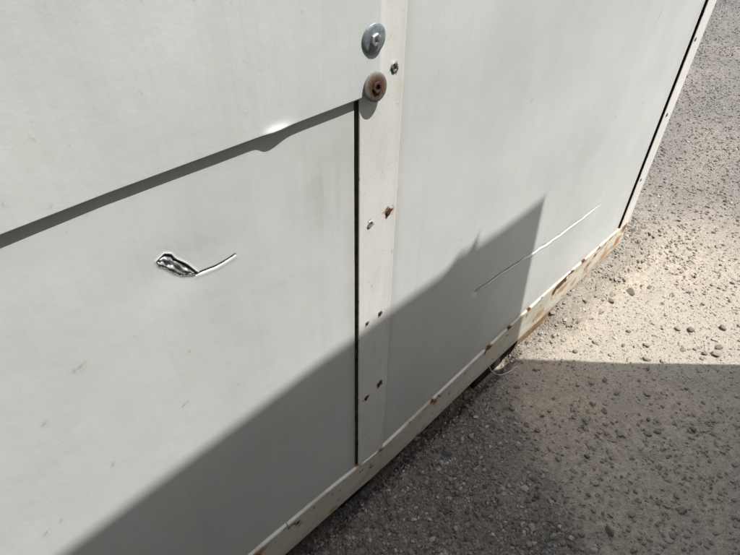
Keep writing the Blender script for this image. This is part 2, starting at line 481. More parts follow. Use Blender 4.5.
panel('lower_panel', spaced([(-1.7, 0.05), (-0.15, 0.006), (-0.085, 0.0018), (0.175, 0.0011), (0.305, 0.004), (0.500, 0.003), (0.5275, None)]),
      spaced([(0.11, 0.008), (0.725, 0.0022), (1.020, 0.0011), (1.092, 0.008), (1.24, None)]), M['panel'], disp_left, attrs_left)

# crumpled torn skin inside the dent
def torn_flap():
    n = 46; mrows = 19
    def along(pts, t):
        P = np.array(pts); L = np.concatenate([[0], np.cumsum(np.hypot(*np.diff(P, axis=0).T))]); L /= L[-1]
        return np.interp(t, L, P[:, 0]), np.interp(t, L, P[:, 1])
    t = np.linspace(0.04, 0.93, n)
    ux, uz = along(TEAR_UP, t); lx, lz = along(TEAR_LO, t)
    co = []
    for i in range(n):
        for j in range(mrows):
            s = 0.16 + 0.76 * j / (mrows - 1)
            x = ux[i] * (1 - s) + lx[i] * s; z = uz[i] * (1 - s) + lz[i] * s
            ph = s * 12.5 + 2.4 * math.sin(t[i] * 4.2) + 0.8 * math.sin(t[i] * 17)
            fold = 0.0026 * (2 * abs(((ph / 6.283) % 1.0) - 0.5) * 2 - 1) + 0.0012 * math.sin(t[i] * 24 + s * 6) + 0.0009 * math.sin(t[i] * 51 - s * 11)
            co.append((x, 0.0024 - fold * (1 - 0.4 * t[i]) * (0.25 + 0.75 * math.sin(math.pi * s) ** 0.5 * (s < 1)) + 0.002 * (t[i] > 0.9), z))
    me = mesh_np('torn_flap', co, grid_faces(n, mrows), M['torn'], True)
    o = link('torn_flap', me, unit)
    md = o.modifiers.new('thickness', 'SOLIDIFY'); md.thickness = 0.0006
    o['label'] = 'crumpled torn metal skin showing bare grey'
torn_flap()

# --- right panel with the long scrape
SCR = [(0.9812, 0.5241), (1.018, 0.5228), (1.1209, 0.5158), (1.2653, 0.4938), (1.4175, 0.4785), (1.5756, 0.4714), (1.7206, 0.4648)]
SCUFFS_R = [(1.590, 0.828, 0.014, 0.9), (1.605, 0.664, 0.012, 0.9), (1.790, 0.815, 0.012, 0.3), (1.061, 1.036, 0.010, 0.4), (0.867, 0.762, 0.003, 0.4),
            (1.674, 1.095, 0.030, 1.1)]
def disp_right(x, z):
    y = 0.0014 * fbm(x / 0.6, z / 0.6, 81, 2) + 0.0003 * fbm(x / 0.08, z / 0.08, 83, 2)
    d, s, t = poly_dist(x, z + 0.0022 * vnoise(x * 22, x * 0, 86) + 0.0008 * vnoise(x * 90, x * 0, 88), SCR)
    w = (0.35 + 0.65 * np.sin(np.clip(t, 0, 1) * math.pi) ** 0.6) * (1 + 0.35 * vnoise(t * 40, t * 0, 85))
    endf = np.exp(-(np.maximum(d - np.abs(s), 0) / 0.01) ** 2)
    y = y + 0.0018 * w * np.exp(-((s - 0.0035) / 0.0035) ** 2) * endf - 0.0013 * w * np.exp(-((s + 0.0035) / 0.0038) ** 2) * endf
    y = y + 0.003 * np.exp(-((x - 0.985) / 0.012) ** 2 - ((z - 0.522) / 0.009) ** 2)
    return y + nick(x, z, SCUFFS_R, 0.0004)
def attrs_right(x, z):
    d, s, t = poly_dist(x, z + 0.0022 * vnoise(x * 22, x * 0, 86) + 0.0008 * vnoise(x * 90, x * 0, 88), SCR)
    sc = (d < 0.02) * np.exp(-((s + 0.001) / 0.0042) ** 2) * sstep(0.30, 0.42, t) * (1 - 0.8 * sstep(0.75, 1.0, t)) * (0.55 + 0.4 * vnoise(t * 60, t * 0, 87))  # scuffed paint, whitened only along the sunlit length as painted-in brightness
    chip = 0.9 * np.exp(-((x - 0.983) / 0.005) ** 2 - ((z - 0.527) / 0.006) ** 2)
    chip = np.maximum(chip, 0.72 * (d < 0.01) * np.exp(-((s - 0.0025) / 0.0026) ** 2) * (1 - sstep(0.28, 0.42, t)))  # dark chips only where the scrape lies in shade, painting that shade
    chip = np.maximum(chip, 0.9 * np.exp(-((x - 0.867) ** 2 + (z - 0.762) ** 2) / 0.0028 ** 2))
    g = 0.42 * np.exp(-((z - np.interp(x, RAIL_X, RAIL_T)) / 0.028) ** 2) * (0.7 + 0.6 * fbm(x / 0.08, z / 0.05, 91, 3))
    g = g + 0.24 * np.exp(-((x - 2.03) / 0.05) ** 2) * (0.6 + fbm(x / 0.05, z / 0.3, 93, 3)) + 0.25 * np.exp(-((x - 0.632) / 0.014) ** 2)
    g = g + 0.20 * (1 - sstep(0.2, 0.7, z)) * sstep(0.0, 0.6, fbm(x / 0.3, z / 0.3, 95, 3) + 0.3)
    rust = 0.30 * np.exp(-((z - np.interp(x, RAIL_X, RAIL_T)) / 0.010) ** 2) * sstep(1.35, 1.6, x) * (0.5 + 0.9 * fbm(x / 0.06, z / 0.06, 97, 3))
    return {'rust': rust, 'grime': np.clip(g + scuffs(x, z, SCUFFS_R), 0, 1), 'scuff': np.clip(sc, 0, 1), 'chip': chip}
panel('side_panel', spaced([(0.600, 0.006), (0.86, 0.0035), (0.875, 0.006), (0.96, 0.003), (1.74, 0.008), (2.029, None)]),
      spaced([(0.11, 0.006), (0.42, 0.0014), (0.545, 0.004), (1.12, 0.03), (2.25, None)]), M['panel'], disp_right, attrs_right)

# --- upper hatch panel, lapped over the post, its bottom edge kinked outwards
def hatch():
    xs = spaced([(-1.7, 0.05), (-0.1, 0.012), (0.29, 0.003), (0.46, 0.008), (0.5785, None)])
    zs0 = spaced([(0.0, 0.002), (0.05, 0.008), (0.25, 0.03), (1.04, None)])
    X, Z0 = np.meshgrid(xs, zs0, indexing='ij'); x = X.ravel(); z0 = Z0.ravel()
    edge = np.interp(x, [-1.7, 0.05, 0.16, 0.30, 0.36, 0.5785], [1.194, 1.1955, 1.1955, 1.1935, 1.1925, 1.1915])
    k = z0 / 1.04
    z = edge + (2.26 - edge) * k
    y = np.interp(x, [-1.7, 0.0, 0.16, 0.30, 0.50, 0.5785], [-0.0080, -0.0074, -0.0066, -0.0076, -0.0082, -0.0074])
    y = y * (1 - 0.1 * sstep(0.0, 0.3, z0)) + 0.0008 * fbm(x / 0.5, z / 0.5, 101, 2) * (1 - sstep(0.5, 0.57, x))
    kink = np.exp(-(np.abs(x - 0.378) / np.where(x < 0.378, 0.015, 0.023)) ** 2.4) * np.exp(-(z0 / 0.0060) ** 1.5)
    y = y - 0.0046 * kink
    z = z + 0.002 * kink
    me = mesh_np('hatch_panel', np.stack([x, y, z], 1), grid_faces(len(xs), len(zs0)), M['hatch'], True)
    o = link('hatch_panel', me, unit)
    o['label'] = 'upper panel lapped over the post with a kinked bottom edge'
    md = o.modifiers.new('thickness', 'SOLIDIFY'); md.thickness = 0.0022; md.offset = -1.0
hatch()

# --- posts: pressed steel strips, chipped round the rivets
RIVETS = [(0.607, 1.2172, 'chipped', 0.0105), (0.562, 0.9565, 'bright', 0.0095), (0.608, 0.9600, 'rust', 0.0095),
          (0.597, 0.7130, 'dark', 0.0078), (0.559, 0.7107, 'dark', 0.0060), (0.603, 0.4715, 'rust', 0.0094), (0.560, 0.4580, 'rust', 0.0076)]
TRIM_RIVETS = [(2.062, 0.952, 'dark', 0.0080), (2.074, 0.690, 'rust', 0.0078), (2.066, 0.427, 'dark', 0.0080), (2.07, 1.21, 'dark', 0.008)]
def strip(name, x0, x1, z0, z1, front, rivets, seed, fine=0.0022, back=0.012):
    xs = spaced([(x0, fine), (x1, None)]); zs = spaced([(z0, fine * 1.4), (1.40, 0.03), (z1, None)])
    # profile: left return, face with eased edges, right return
    px = np.concatenate([[x0 + 0.004, x0, x0 + 0.0004], xs[1:-1], [x1 - 0.0004, x1, x1]])
    py = np.concatenate([[front + 0.0030, front + 0.0022, front + 0.0002], np.full(len(xs) - 2, front), [front + 0.0002, front + 0.0012, back]])
    X, Z = np.meshgrid(px, zs, indexing='ij'); Yb = np.repeat(py[:, None], len(zs), 1)
    x, z, y = X.ravel(), Z.ravel(), Yb.ravel().copy()
    face = y < 0.0
    y += face * (0.0005 * fbm(x / 0.1, z / 0.25, seed, 3))
    chip = np.zeros_like(x); rust = np.zeros_like(x)
    for (rx, rz, kind, r) in rivets:
        d = np.hypot(x - rx, (z - rz))
        wob = 1 + 0.45 * vnoise(x * 260, z * 260, seed + 5)
        amt = np.exp(-(d / (r * 1.2 * (1 + 0.75 * (wob - 1) / 0.45 * 0.8))) ** 4)
        if kind == 'rust':
            rust = np.maximum(rust, 0.8 * amt)
            run = np.exp(-((x - rx + 0.002) / 0.0045) ** 2) * sstep(0.0, 0.01, rz - z) * np.exp(-np.maximum(rz - z, 0) / 0.03)
            rust = np.maximum(rust, 0.28 * run)
        else:
            chip = np.maximum(chip, 0.66 * amt)
    # nibbled paint along the left edge
    nib = np.exp(-((x - x0) / 0.0016) ** 2) * sstep(0.78, 0.95, vnoise(z * 70, z * 0, seed + 9) * 0.5 + 0.5 + 0.25 * vnoise(z * 300, x * 300, seed + 10))
    chip = np.maximum(chip, 0.75 * nib)
    grime = 0.22 * np.exp(-((x - x1) / 0.006) ** 2) + 0.30 * (1 - sstep(0.16, 0.55, z)) * (0.5 + 0.6 * fbm(x / 0.03, z / 0.12, seed + 3, 3))
    grime = grime + 0.10 * sstep(0.1, 0.5, fbm(x / 0.02, z / 0.09, seed + 4, 3))
    rust = np.where(y > front + 0.0012, 0.62, rust)  # rust on the returns also paints the shade of the joint
    rust = np.maximum(rust, 0.36 * np.exp(-((z - z0) / 0.012) ** 2) * (0.5 + 0.8 * fbm(x / 0.02, z / 0.02, seed + 6, 2)))
    me = mesh_np(name, np.stack([x, y, z], 1), grid_faces(len(px), len(zs)), M['post'], True,
                 {'rust': rust, 'grime': np.clip(grime, 0, 1), 'scuff': np.zeros_like(x), 'chip': chip})
    return link(name, me, unit)
post = strip('post', 0.5345, 0.6285, 0.150, 2.25, -0.0045, RIVETS, 111)
corner = strip('corner_post', 2.043, 2.128, 0.16, 2.25, -0.0060, TRIM_RIVETS, 131, 0.004, 0.03)

def blob_mesh(name, r, h, mat, seed, n=14, rings=4, lump=0.18, hole=0.0):
    """a low lumpy dome facing -Y, optionally with a hollow middle"""
    g = np.random.default_rng(seed)
    lum = 1 + lump * (g.random(n) - 0.5) * 2
    vs = []; fs = []
    prof = [(1.0, 0.0), (0.97, 0.45), (0.78, 0.85), (0.5, 1.0)] if hole == 0 else [(1.0, 0.0), (0.96, 0.7), (0.80, 1.0), (hole, 0.9)]
    for (pr, ph) in prof:
        for i in range(n):
            a = 2 * math.pi * i / n; rr = r * pr * (1 + (lum[i] - 1) * pr)
            vs.append((rr * math.cos(a), -h * ph * (1 + 0.15 * (g.random() - 0.5)), rr * math.sin(a)))
    for q in range(len(prof) - 1):
        for i in range(n):
            j = (i + 1) % n
            fs.append((q * n + i, q * n + j, (q + 1) * n + j, (q + 1) * n + i))
    if hole == 0:
        vs.append((0, -h * 1.02, 0)); k = len(vs) - 1; q = (len(prof) - 1) * n
        fs += [(q + i, q + (i + 1) % n, k) for i in range(n)]
    else:
        q = (len(prof) - 1) * n
        for i in range(n):
            a = 2 * math.pi * i / n
            vs.append((r * hole * 0.9 * math.cos(a), -0.0003, r * hole * 0.9 * math.sin(a)))
        for i in range(n):
            j = (i + 1) % n
            fs.append((q + i, q + j, q + n + j, q + n + i))
        vs.append((0, -0.0003, 0)); k = len(vs) - 1
        fs += [(q + n + i, q + n + (i + 1) % n, k) for i in range(n)]
    return mesh_py(name, vs, fs, mat, True)

RIV_MAT = {'chipped': ('dull_steel', 'dark_steel'), 'bright': ('bright_steel', 'dark_steel'), 'rust': ('rust', 'rust'), 'dark': ('dark_steel', 'rust')}
for i, (rx, rz, kind, r) in enumerate(RIVETS + TRIM_RIVETS):
    front = -0.0045 if i < len(RIVETS) else -0.0060
    owner = post if i < len(RIVETS) else corner
    hm, cm = RIV_MAT[kind]
    hollow = 0.45 if kind in ('chipped', 'bright') else 0.0
    o = link('rivet', blob_mesh('rivet', r * 0.72, 0.0022, M[hm], 200 + i, lump=0.3, hole=hollow), owner, (rx, front + 0.0003, rz))
    st = link('stem', blob_mesh('stem', r * 0.34, 0.0016, M[cm], 300 + i, n=9, lump=0.3), o,
              (-r * 0.25, -0.0003 if hollow else -0.0017, -r * 0.3))
# a ragged flake of lifted paint beside the top rivet
fl = mesh_py('paint_flake', [(0.600, -0.0046, 1.222), (0.606, -0.0052, 1.2275), (0.607, -0.0085, 1.2315), (0.604, -0.0080, 1.226), (0.612, -0.0075, 1.2225), (0.6105, -0.0049, 1.2175)],
             [(0, 1, 2, 3), (1, 5, 4, 3), (0, 3, 1)], M['post'])
link('paint_flake', fl, post)

# sealant bead down the right side of the post
def bead(name, x, z0, z1, r, seed, front=0.0):
    zs = np.arange(z0, z1, 0.012); n = 7; co = []
    for z in zs:
        rr = r * (1 + 0.4 * float(vnoise(np.array([z * 30]), np.array([0.0]), seed)[0]))
        ox = 0.0006 * float(vnoise(np.array([z * 18]), np.array([5.0]), seed)[0])
        for j in range(n):
            a = math.pi * j / (n - 1)
            co.append((x + ox + rr * math.cos(a), front - rr * 0.9 * math.sin(a) + 0.0006, z))
    return link(name, mesh_np(name, co, grid_faces(len(zs), n), M['bead'], True), unit)
bead('sealant_bead', 0.6300, 0.165, 2.24, 0.0016, 141)

# frame steel seen down the open joints
for (a, b) in ((0.500, 0.640), (2.00, 2.10)):
    link('frame_stud', box_mesh('frame_stud', (a, 0.0070, 0.10), (b, 0.06, 2.24), M['joint']), unit)

# --- washers with hollow bolt ends
def washer(x, z, mat, bolt_mat, tilt, y, seed):
    n = 36
    prof = [(0.0212, 0.0), (0.0212, -0.0014), (0.0206, -0.0021), (0.016, -0.0029), (0.010, -0.0036), (0.0062, -0.0040), (0.0060, 0.0)]
    vs = []; fs = []
    for (r, yy) in prof:
        for i in range(n):
            a = 2 * math.pi * i / n
            vs.append((r * math.cos(a), yy + 0.0003 * math.sin(2 * a + seed), r * math.sin(a)))
    for q in range(len(prof) - 1):
        for i in range(n):
            j = (i + 1) % n
            fs.append((q * n + i, q * n + j, (q + 1) * n + j, (q + 1) * n + i))
    w = link('washer', mesh_py('washer', vs, fs, mat, True), unit, (x, y, z))
    w.rotation_euler = tilt
    # bolt end: short hollow six-sided stub
    m = 12; vs = []; fs = []
    prof = [(0.0080, -0.002), (0.0082, -0.0056), (0.0072, -0.0066), (0.0046, -0.0064), (0.0042, -0.0030), (0.0003, -0.0028)]
    for q, (r, yy) in enumerate(prof):
        for i in range(m):
            a = 2 * math.pi * i / m + 0.3
            rr = r * (1.10 if (i % 2 == 0 and q < 3) else 0.98)
            vs.append((rr * math.cos(a), yy, rr * math.sin(a)))
    for q in range(len(prof) - 1):
        for i in range(m):
            j = (i + 1) % m
            fs.append((q * m + i, q * m + j, (q + 1) * m + j, (q + 1) * m + i))
    b = link('bolt', mesh_py('bolt', vs, fs, bolt_mat), w)
    return w
def rusty_washer_mat():
    m, nt, b = new_mat('rusting_washer'); k = NB(nt)
    tc = k.n('ShaderNodeTexCoord'); sp = k.n('ShaderNodeSeparateXYZ'); k.l(tc.outputs['Object'], sp.inputs[0])
    r2 = k.math('ADD', k.math('MULTIPLY', sp.outputs[0], sp.outputs[0]), k.math('MULTIPLY', sp.outputs[2], sp.outputs[2]))
    n = k.noise(k.obj(), 130, 5, 0.65)
    r = k.math('ADD', k.math('SQRT', r2), k.math('MULTIPLY', k.math('SUBTRACT', n, 0.5), 0.014))
    c = k.ramp(k.mapr(r, 0.006, 0.021), [(0.0, (0.045, 0.022, 0.012)), (0.45, (0.10, 0.048, 0.024)), (0.70, (0.135, 0.105, 0.085)), (1.0, (0.19, 0.18, 0.168))])
    k.l(c, b.inputs['Base Color']); b.inputs['Roughness'].default_value = 0.65; b.inputs['Metallic'].default_value = 0.25
    k.bump(b, n, 0.5, 0.0015)
    return m
w1 = washer(0.5570, 1.2705, M['zinc'], M['bright_steel'], (math.radians(3), 0, math.radians(-4)), -0.0090, 1.0)
w1['label'] = 'clean grey zinc washer'
w2 = washer(0.5600, 1.2035, rusty_washer_mat(), M['dark_rust'], (math.radians(-9), math.radians(15), math.radians(-7)), -0.0115, 2.0)
w2['label'] = 'rust-brown washer tilted off the panel corner'

# --- bottom rail: a pressed angle with a narrow ledge on top
RUST = [  # x, z, half length, half height, strength
    (1.575, 0.190, 0.055, 0.014, 1.0), (1.530, 0.178, 0.016, 0.022, 0.9), (1.640, 0.203, 0.030, 0.007, 0.95),
    (1.352, 0.210, 0.010, 0.008, 0.9), (1.345, 0.186, 0.007, 0.010, 0.8), (1.86, 0.200, 0.022, 0.007, 0.85), (1.845, 0.175, 0.014, 0.010, 0.75),
    (1.735, 0.205, 0.018, 0.007, 0.85), (1.232, 0.205, 0.016, 0.009, 0.75), (1.118, 0.198, 0.022, 0.010, 0.8), (1.10, 0.186, 0.008, 0.010, 0.7),
    (0.836, 0.182, 0.010, 0.009, 0.85), (0.850, 0.165, 0.012, 0.018, 0.62), (0.324, 0.183, 0.009, 0.006, 0.9), (0.330, 0.172, 0.010, 0.012, 0.45), (0.616, 0.172, 0.012, 0.012, 0.6),
    (0.540, 0.186, 0.012, 0.006, 0.55), (2.10, 0.185, 0.035, 0.035, 0.62), (1.97, 0.195, 0.03, 0.008, 0.6), (1.42, 0.205, 0.014, 0.006, 0.55), (1.70, 0.12, 0.03, 0.02, 0.45),
    (0.20, 0.20, 0.03, 0.02, 0.6), (0.44, 0.088, 0.02, 0.010, 0.55), (1.95, 0.12, 0.05, 0.03, 0.45), (1.45, 0.115, 0.05, 0.02, 0.5), (1.60, 0.15, 0.05, 0.02, 0.5), (2.06, 0.13, 0.04, 0.03, 0.55), (1.80, 0.15, 0.03, 0.015, 0.6)]
def rail():
    xs = spaced([(-1.7, 0.03), (0.15, 0.0035), (2.120, None)])
    T = smooth_interp(xs, RAIL_X, RAIL_T) + 0.0012 * fbm(xs / 0.08, xs * 0, 151, 3)
    B = smooth_interp(xs, RAIL_X, RAIL_B) + 0.0015 * fbm(xs / 0.10, xs * 0, 153, 3)
    rows = [(0.004, 'T', 0.0025), (-0.0040, 'T', 0.0012), (-0.0062, 'T', 0.0002), (-0.0072, 'T', -0.0020), (-0.0074, 'T', -0.0045)]
    co_y, co_z = [], []
    for (yy, ref, dz) in rows:
        co_y.append(np.full(len(xs), yy)); co_z.append(T + dz)
    nf = 26
    for j in range(1, nf + 1):
        t = j / nf
        co_y.append(np.full(len(xs), -0.0074)); co_z.append((T - 0.0045) * (1 - t) + (B + 0.002) * t)
    for (yy, dz) in [(-0.0068, 0.0004), (-0.004, 0.0), (0.012, 0.0), (0.05, 0.001)]:
        co_y.append(np.full(len(xs), yy)); co_z.append(B + dz)
    Yv = np.array(co_y).T.copy(); Zv = np.array(co_z).T
    Xv = np.repeat(xs[:, None], Yv.shape[1], 1)
    x, y, z = Xv.ravel(), Yv.ravel(), Zv.ravel()
    front = y < 0.0
    y = y + front * (0.0012 * fbm(x / 0.22, z / 0.12, 155, 3))
    rust = np.zeros_like(x)
    for (cx, cz, a, b, s) in RUST:
        wob = 1 + 0.35 * vnoise(x * 90, z * 90, 157)
        q = np.hypot((x - cx) / (a * wob), (z - cz) / (b * wob))
        rust = np.maximum(rust, s * np.exp(-q ** 4))
        rust = np.maximum(rust, 0.34 * s * np.exp(-(q / 1.9) ** 2))
    hole = np.exp(-np.hypot((x - 1.585) / 0.052, (z - 0.194 - 0.10 * (x - 1.585)) / 0.010) ** 4)
    y = y + 0.006 * hole * front
    right = sstep(1.25, 1.6, x)
    rust = np.maximum(rust, right * 0.40 * sstep(-0.1, 0.6, fbm(x / 0.05, z / 0.03, 159, 4)))
    Tt = np.repeat(T[:, None], Yv.shape[1], 1).ravel(); Bb = np.repeat(B[:, None], Yv.shape[1], 1).ravel()
    edge = np.exp(-((z - Bb) / 0.006) ** 2)
    rust = np.maximum(rust, 0.48 * edge * sstep(0.0, 0.5, fbm(x / 0.07, x * 0, 161, 3)))
    grime = 0.20 + 0.38 * sstep(0.0, 0.6, fbm(x / 0.12, z / 0.05, 163, 4)) + 0.30 * (1 - sstep(0.0, 0.05, z - Bb))
    grime = grime + 0.35 * np.exp(-((z - Tt - 0.002) / 0.002) ** 2) * (y > -0.003)
    scuff = 0.6 * np.exp(-((z - Tt) / 0.0028) ** 2) * sstep(-0.35, 0.15, fbm(x / 0.10, x * 0, 165, 3))  # worn edge, with the sky-lit brightness of the ledge painted in
    chip = 0.7 * sstep(0.42, 0.62, fbm(x / 0.020, z / 0.014, 167, 3))
    me = mesh_np('bottom_rail', np.stack([x, y, z], 1), grid_faces(len(xs), Yv.shape[1])[:, ::-1], M['rail'], True,
                 {'rust': rust, 'grime': np.clip(grime, 0, 1), 'scuff': np.clip(scuff, 0, 1), 'chip': chip})
    o = link('bottom_rail', me, unit)
    o['label'] = 'cream bottom rail with rust spots along its ledge'
rail()

# --- rest of the unit: floor frame, skids, far end, back and roof
link('floor', box_mesh('floor', (-1.69, 0.055, 0.095), (2.10, 2.2, 0.20), M['void']), unit)
link('end_wall', box_mesh('end_wall', (2.106, 0.0125, 0.165), (2.1265, 2.24, 2.25), M['plain']), unit)
link('end_wall', box_mesh('end_wall', (-1.72, 0.004, 0.10), (-1.701, 2.24, 2.25), M['plain']), unit)
link('back_wall', box_mesh('back_wall', (-1.70, 2.21, 0.10), (2.105, 2.238, 2.25), M['plain']), unit)
link('roof', box_mesh('roof', (-1.76, -0.012, 2.251), (2.16, 2.28, 2.31), M['plain']), unit)
for (a, b, y0) in ((0.52, 0.64, 0.050), (-1.2, -1.08, 0.05)):
    link('skid', box_mesh('skid', (a, y0, -0.13), (b, 2.1, 0.094), M['gap_black']), unit)

def far_skid():
    # bent rusty bracket beside the added dark block, its lower edge curled under
    xs = np.linspace(1.354, 1.62, 26); rows = 9; co = []
    for x in xs:
        t = (x - 1.354) / 0.27
        for j in range(rows):
            s = j / (rows - 1)
            co.append((x, 0.001 + 0.020 * s * s + 0.004 * math.sin(7 * t), 0.082 - 0.135 * s))
    me = mesh_np('skid_bracket', co, grid_faces(len(xs), rows)[:, ::-1], M['skid'], True)
    o = link('skid_bracket', me, unit)
    md = o.modifiers.new('thickness', 'SOLIDIFY'); md.thickness = 0.004
    o['label'] = 'rust-brown bracket below the rail'
far_skid()
link('skid', box_mesh('skid', (1.17, 0.040, -0.13), (1.352, 2.1, 0.0945), M['gap_black']), unit)  # near-black block added so the gap below the rail reads as deep shade

# ------------------------------------------------------------------ building behind the camera that throws the shade
bld = empty('neighbouring_building', (0.0, -1.15, 0.0))
tag(bld, 'pale rendered building across the passage shading the wall and ground', 'building')
top = [(2.063, 3.4835), (1.94, 3.4785), (1.849, 3.476), (1.7695, 3.48), (1.756, 3.482), (1.7445, 3.517), (1.729, 3.495), (1.712, 3.489), (1.687, 3.496), (1.667, 3.494), (1.649, 3.479), (1.617, 3.468), (1.475, 3.4705), (1.3428, 3.466), (1.2324, 3.47), (1.1068, 3.4645), (0.909, 3.46), (0.739, 3.455), (0.157, 3.448), (-6.993, 3.448)]
def slab(name, outline, y0, y1, mat):
    n = len(outline)
    vs = [(x, y0, z) for x, z in outline] + [(x, y1, z) for x, z in outline]
    fs = [tuple(range(n - 1, -1, -1)), tuple(range(n, 2 * n))] + [(i, (i + 1) % n, n + (i + 1) % n, n + i) for i in range(n)]
    return link(name, mesh_py(name, vs, fs, mat), bld)
def edge_x(z): return 2.063 + 0.104 * (3.4835 - z)
slab('wall', [(edge_x(-0.05), -0.05), (edge_x(3.40), 3.40), (-6.993, 3.40), (-6.993, -0.05)], 0.0, -2.6, M['render'])
slab('coping', [(edge_x(3.4005), 3.4005)] + top + [(-6.993, 3.4005)], 0.0, -0.28, M['coping'])

# ------------------------------------------------------------------ loose stones
def stone_mesh(name, seed, sub=2, mat=None, flat=0.6, ang=0.25):
    import bmesh
    bm = bmesh.new()
    bmesh.ops.create_icosphere(bm, subdivisions=sub, radius=1.0)
    g = np.random.default_rng(seed)
    # chop with random planes for facets
    for _ in range(13):
        nrm = Vector(g.normal(size=3)).normalized(); d = 0.42 + 0.40 * g.random()
        for v in bm.verts:
            e = v.co.dot(nrm) - d
            if e > 0: v.co -= nrm * e
    sx, sy, sz = 1.0, 0.66 + 0.3 * g.random(), flat * (0.75 + 0.4 * g.random())
    for v in bm.verts:
        v.co = Vector((v.co.x * sx, v.co.y * sy, v.co.z * sz)) * (1 + ang * 0.2 * (g.random() - 0.5))
    me = bpy.data.meshes.new(name); bm.to_mesh(me); bm.free()
    me.materials.append(M[mat])
    return me

def place_stone(name, me, x, y, r, rotz, label, cat, group=None, sink=0.36, tilt=0.0):
    o = link(name, me)
    o.location = (x, y, ground_h(x, y) + r * (0.55 - sink))
    o.rotation_euler = (tilt, tilt * 0.6, rotz); o.scale = (r, r, r)
    return tag(o, label, cat, group)

base = {mt: [stone_mesh(mt, 400 + 10 * q + i, 2, mt) for i in range(5)] for q, mt in enumerate(('stone', 'dark_stone', 'pale_stone'))}
# the ones that stand out
blue = stone_mesh('blue_pebble', 470, 3, 'blue_stone', 0.5, 0.05)
place_stone('pebble', blue, 0.86, -0.078, 0.027, 0.5, 'rounded blue-grey pebble in dark gravel near the post foot', 'pebble')
place_stone('stone', base['pale_stone'][0], 0.818, -0.085, 0.0105, 1.2, 'small pale chip lying against the blue-grey pebble', 'stone')
place_stone('stone', base['dark_stone'][0], 0.994, -0.56, 0.019, 1.0, 'blackish upright lump of stone in the shaded brown soil', 'stone', tilt=0.5)
place_stone('stone', base['pale_stone'][1], 0.929, -0.316, 0.016, 0.2, 'off-white oval stone in shaded soil among darker gravel', 'stone')
place_stone('stone', base['dark_stone'][1], 1.966, -0.417, 0.019, 0.8, 'dark brown-grey stone, larger of a pair in the sunlit dust', 'stone')
place_stone('stone', base['stone'][0], 1.939, -0.38, 0.017, 2.0, 'grey stone, smaller of a pair in the sunlit dust', 'stone')
place_stone('stone', base['stone'][1], 1.909, -0.535, 0.026, 0.1, 'long low stone at the edge of the ground shadow in the dust', 'stone')
place_stone('stone', base['stone'][2], 2.007, -0.15, 0.027, 0.4, 'flat pale-topped stone where dust meets gravel beside the wall', 'stone')
place_stone('stone', base['dark_stone'][2], 1.123, -0.203, 0.016, 0.9, 'dark rounded stone half sunk in brown shaded soil', 'stone')

G1 = 'stones in the shaded soil'; G2 = 'stones in the sunlit ground'; G3 = 'pale chips in the dark gravel'
def size_word(r, a, b): return 'small' if r < a else ('middling' if r < b else 'chunky')
def shade_label(dark, r, x, y):
    tone = 'charcoal' if dark else 'grey-brown'
    if math.hypot(x - 0.968, y + 0.56) < 0.17: where = 'close around the blackish upright lump in shaded soil'
    elif x * 0.724 + (y + 0.02) * 0.69 > 0.84: where = 'just inside the straight shadow edge on the ground'
    elif y < -0.45: where = 'in a loose cluster on the shaded soil far from the wall'
    else: where = 'on the open brown soil in the shade near the rail'
    return f'{size_word(r, 0.0115, 0.0150)} {tone} stone {where}'
def sun_label(dark, r, x, y):
    tone = 'dark' if dark else 'light grey'
    if math.hypot(x - 1.90, y + 0.40) < 0.14: where = 'near the pair of stones in the sunlit dust'
    elif y > -0.15: where = 'in the sunlit gravel along the rusty rail'
    elif x > 2.03: where = 'where the sunlit dust thins out into gravel beyond'
    elif y < -0.42: where = 'in sunlit dust close to the ground shadow edge'
    else: where = 'in the palest sunlit dust before the rusty rail'
    return f'{size_word(r, 0.0130, 0.0170)} {tone} stone {where}'
def chip_label(r, x, y):
    if math.hypot(x - 0.838, y + 0.09) < 0.12: where = 'near the blue-grey pebble'
    elif y > -0.12: where = 'in dark gravel close under the rail'
    elif x > 0.80: where = 'where dark gravel turns to brown soil'
    else: where = 'in the dark shaded gravel away from the rail'
    return f'{size_word(r, 0.0070, 0.0090)} pale stone chip {where}'
shade_spots = [(1.655, -0.381), (1.627, -0.417), (1.581, -0.381), (1.54, -0.427), (1.488, -0.293), (1.447, -0.263), (1.468, -0.35), (1.396, -0.237), (1.437, -0.478), (1.416, -0.519), 
    (1.458, -0.499), (1.386, -0.499), (1.509, -0.601), (1.54, -0.653), (1.591, -0.632), (1.283, -0.329), (1.252, -0.334), (1.365, -0.355), (1.314, -0.437), (1.273, -0.601), 
    (1.663, -0.519), (1.642, -0.581), (1.129, -0.468), (1.068, -0.499), (1.16, -0.56), (1.088, -0.581), (1.016, -0.499), (1.201, -0.683), (1.16, -0.396), (0.996, -0.417)]
for i, (x, y) in enumerate(shade_spots):
    dark = i % 4 == 0; r = 0.009 + 0.009 * rng.random()
    place_stone('stone', base['dark_stone' if dark else 'stone'][i % 5], x, y, r, rng.random() * 6, shade_label(dark, r, x, y), 'stone', G1, tilt=0.3 * rng.random())
